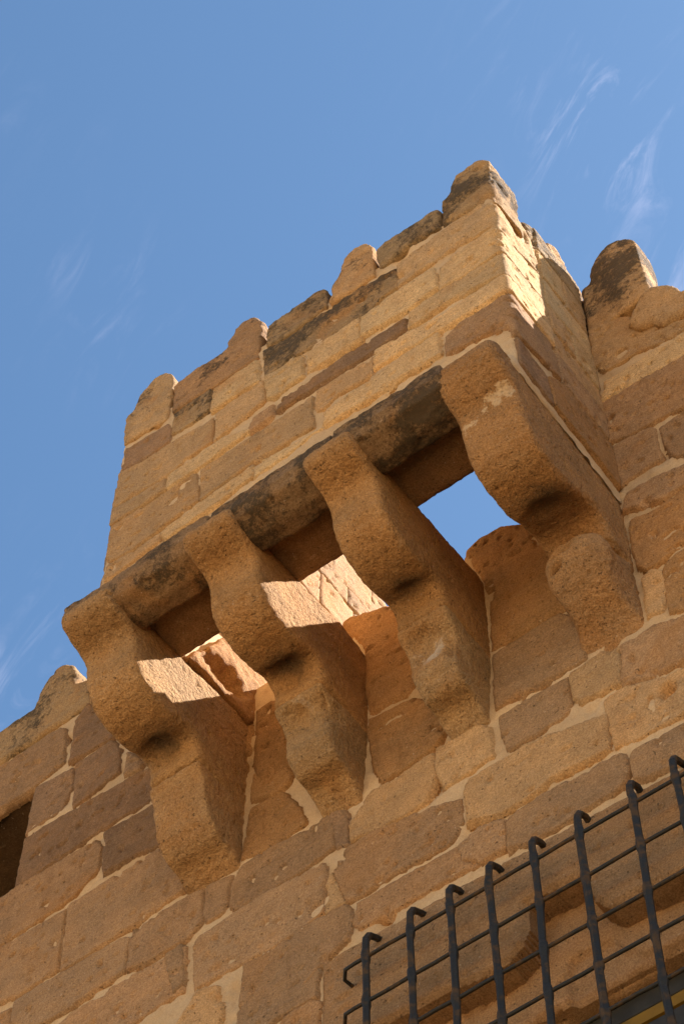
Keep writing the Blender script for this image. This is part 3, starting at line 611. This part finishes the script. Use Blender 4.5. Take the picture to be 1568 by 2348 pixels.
solid('coping_stone', [(-.20, 10.56), (-.205, 10.84), (-.17, 10.93), (-.12, 10.965), (-.07, 10.90), (-.04, 10.80), (.06, 10.76), (.06, 10.60)], 'x', XR-.24, XR+.01, boxm, 't', .35, bevel=.035, erode=.3)
solid('coping_stone', [(-.50, 10.40), (-.44, 10.42), (-.37, 10.36), (-.34, 10.50), (-.42, 10.60), (-.56, 10.52), (-.58, 10.42)], 'x', XR-.2, XR+.012, boxm, 't', .2, bevel=.03, erode=.5)
# inner face of the left flank, seen through the second bay
mortar('mortar_bed', -.38, 1.12, 8.95, 11.04, 'inner', boxm, .014, holes=([(-.4, 8.9), (.13, 8.9), (.13, 9.40), (-.4, 9.40)],))
for zc, ys in ((9.0, (.14, .52, 1.1)), (9.27, (.13, .43, .75, 1.1)), (9.55, (-.38, .1, .55, 1.1)), (9.83, (-.38, .3, .7, 1.1)), (10.1, (-.2, .18, .48, 1.1)), (10.38, (-.38, .42, .66, 1.1)), (10.66, (-.38, .2, .62, 1.1)), (10.79, (-.38, .45, .8, 1.1))):
    for a, b in zip(ys, ys[1:]):
        stone('stone_block', [(a+.012, zc+.012), (b-.012, zc+.0), (b-.012, zc+.25), (a+.012, zc+.262)], 'inner', boxm, 'm', .0, sp=.014, rough=1.4)
solid('stone_block', [(-.37, 8.92), (-.34, 9.0), (-.26, 9.14), (-.17, 9.33), (-.08, 9.42), (.12, 9.44), (.13, 9.1), (.0, 8.93)], 'x', -3.32, -3.10, boxm, 'o', .1, bevel=.02, amp=1.3, erode=.10, voxel=.01,
      dents=(((-3.10, -.18, 9.05), (.08, .10, .06), .07),))
# corbels
CU = [(.05, 8.92), (-.40, 8.905), (-.60, 8.885), (-.72, 8.875), (-.772, 8.866), (-.797, 8.832), (-.786, 8.790), (-.745, 8.764), (-.692, 8.752), (-.652, 8.733), (-.634, 8.69), (-.627, 8.63), (-.607, 8.572), (-.56, 8.522), (-.48, 8.494), (-.38, 8.503), (-.30, 8.537), (-.262, 8.50), (-.247, 8.44), (-.10, 8.428), (.05, 8.43)]
CL = [(.05, 8.425), (-.12, 8.424), (-.246, 8.424), (-.238, 8.395), (-.22, 8.345), (-.202, 8.265), (-.175, 8.195), (-.125, 8.148), (-.06, 8.13), (.0, 8.095), (.05, 8.09)]
CL2 = [(.05, 8.425), (-.12, 8.424), (-.250, 8.43), (-.252, 8.40), (-.205, 8.345), (-.198, 8.27), (-.20, 8.20), (-.15, 8.13), (-.075, 8.12), (.0, 8.06), (.05, 8.05)]
CU4 = [(.05, 8.91), (-.50, 8.93), (-.69, 8.938), (-.755, 8.915), (-.772, 8.865), (-.757, 8.80), (-.705, 8.745), (-.655, 8.705), (-.632, 8.62), (-.600, 8.525), (-.54, 8.462), (-.45, 8.445), (-.36, 8.462), (-.27, 8.53), (-.19, 8.565), (-.135, 8.53), (-.115, 8.48), (-.05, 8.465), (.05, 8.465)]
CL4 = [(.05, 8.48), (-.08, 8.485), (-.155, 8.472), (-.212, 8.425), (-.228, 8.35), (-.198, 8.27), (-.130, 8.208), (-.05, 8.165), (.0, 8.12), (.05, 8.08)]
def pinch(xl, xr, k):
    def f(co):
        co = co.copy(); c = (xl+xr)/2; t = np.clip((8.40-co[:, 2])/.32, 0, 1); 
        if k < 0:                                   # bulbous foot
            e = np.clip(((co[:, 2]-8.335)/.155)**2, 0, 1)*np.clip(-co[:, 1]/.14, 0, 1); co[:, 0] = c+(co[:, 0]-c)*(1+k*e)
            f2 = np.clip(np.abs(co[:, 0]-c)/((xr-xl)/2), 0, 1)**3; co[:, 1] += f2*.055*np.clip(-co[:, 1]/.12, 0, 1)
        else: co[:, 0] = c+(co[:, 0]-c)*(1-k*t)
        return co
    return f
def corbel(xl, xr, cu, cl, label, tint, low, amp=.9, dents=(), ldents=(), lb=.035, taper=0.0):
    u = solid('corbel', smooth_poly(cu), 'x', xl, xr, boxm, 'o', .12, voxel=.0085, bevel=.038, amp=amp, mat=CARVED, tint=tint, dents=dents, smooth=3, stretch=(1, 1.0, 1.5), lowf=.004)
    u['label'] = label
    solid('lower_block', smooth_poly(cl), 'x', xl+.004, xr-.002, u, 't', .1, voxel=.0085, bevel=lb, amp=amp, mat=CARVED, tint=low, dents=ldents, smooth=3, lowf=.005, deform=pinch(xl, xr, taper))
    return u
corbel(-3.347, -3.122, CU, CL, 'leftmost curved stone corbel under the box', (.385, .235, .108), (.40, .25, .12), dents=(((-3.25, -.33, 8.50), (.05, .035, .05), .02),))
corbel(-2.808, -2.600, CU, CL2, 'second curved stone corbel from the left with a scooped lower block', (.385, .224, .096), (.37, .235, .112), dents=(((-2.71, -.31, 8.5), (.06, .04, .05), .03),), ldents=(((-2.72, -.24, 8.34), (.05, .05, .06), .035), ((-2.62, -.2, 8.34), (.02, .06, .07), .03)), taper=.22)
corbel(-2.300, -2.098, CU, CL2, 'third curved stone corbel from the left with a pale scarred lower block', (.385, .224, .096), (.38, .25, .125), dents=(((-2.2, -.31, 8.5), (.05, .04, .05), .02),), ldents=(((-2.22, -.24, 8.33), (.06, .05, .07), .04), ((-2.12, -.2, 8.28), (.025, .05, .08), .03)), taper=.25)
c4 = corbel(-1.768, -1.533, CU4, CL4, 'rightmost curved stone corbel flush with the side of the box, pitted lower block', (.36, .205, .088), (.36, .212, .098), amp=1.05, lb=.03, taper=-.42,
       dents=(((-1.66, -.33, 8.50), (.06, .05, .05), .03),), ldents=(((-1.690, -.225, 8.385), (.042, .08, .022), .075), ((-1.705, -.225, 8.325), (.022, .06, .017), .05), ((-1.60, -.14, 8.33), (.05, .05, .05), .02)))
solid('mortar_joint', [(-.66, 8.87), (-.66, 8.955), (.03, 8.965), (.03, 8.87)], 'x', -1.62, -1.526, boxm, 'y', 0, bevel=.008, amp=1.0, mat=MORTAR)
# slabs between corbel noses and box
for (a, b, l) in ((-3.352, -2.708, .70), (-2.706, -2.182, .86), (-2.180, -1.735, .92)):
    solid('lintel_slab', [(-.760, 8.80), (-.783, 8.845), (-.778, 8.935), (-.60, 8.955), (-.58, 8.86), (-.60, 8.80), (-.67, 8.78)], 'x', a, b, boxm, 'g', l, bevel=.008, amp=1.2, erode=.08, voxel=.0095, tint=(.25, .16, .085), smooth=1)
    solid('soffit_slab', [(-.63, 8.885), (-.63, 9.02), (-.40, 9.02), (-.385, 8.89)], 'x', a+.003, b-.003, boxm, 'o', .25, bevel=.01, amp=1.1, voxel=.011, tint=(.27, .155, .072))

# ------------------------------------------------------------------ window and grille
win = empty('window', (0, 0, 0), 'dark timber window with a yellow strip behind the iron grille', 'window')
link('panel', box_mesh('panel', [(-2.44, -.86, .19, .21, 5.56, 6.60)]), WOOD, win)
link('frame', box_mesh('frame', [(-2.44, -.86, .17, .22, 6.625, 6.70)]), WOOD, win)
link('yellow_strip', box_mesh('yellow_strip', [(-2.44, -.86, .165, .186, 6.572, 6.612)]), YELLOW, win)
link('head_rail', box_mesh('head_rail', [(-2.44, -.86, .15, .188, 6.47, 6.54)]), WOOD, win)
YG = -.085
gr = empty('window_grille', (0, 0, 0), 'black wrought iron window grille with hooked bars pierced by round rails', 'grille')
rails = (7.118, 6.922, 6.722, 6.545, 6.36, 6.17, 5.98, 5.79)
bars = [-2.559, -2.402, -2.265, -2.127, -1.978, -1.824, -1.649, -1.506, -1.352, -1.198, -1.044]
for bx in bars:
    wob = rng.uniform(-.004, .004)
    pts = [(bx+rng.uniform(-.012, .012), .02, 7.27+rng.uniform(-.014, .012)), (bx, -.03, 7.262), (bx, YG+.018, 7.235), (bx, YG+.002, 7.20), (bx, YG, 7.17)]; rr = [.85, .85, .95, 1, 1]
    for z in rails:
        for dz, k in ((.03, 1.0), (.014, 1.22), (0, 1.32), (-.014, 1.22), (-.03, 1.0)): pts.append((bx+wob*math.sin(z*5+bx*9)+rng.uniform(-.0012, .0012), YG+rng.uniform(-.001, .001), z+dz)); rr.append(k)
    pts.append((bx, YG, 5.62)); rr.append(1)
    tube('bar', pts, .0098, gr, IRON, rr=rr, square=True, rot=rng.uniform(.2, .5))
for z in rails:
    pts = [(-2.64, .02, z+.0), (-2.655, -.02, z+.004), (-2.66, -.05, z+.004), (-2.635, YG+.004, z+.002), (-2.60, YG, z)]
    x = -2.55
    while x < -.98: pts.append((x, YG, z+rng.uniform(-.0025, .0025))); x += .075
    tube('rail', pts, .0062, gr, IRON, sides=10)
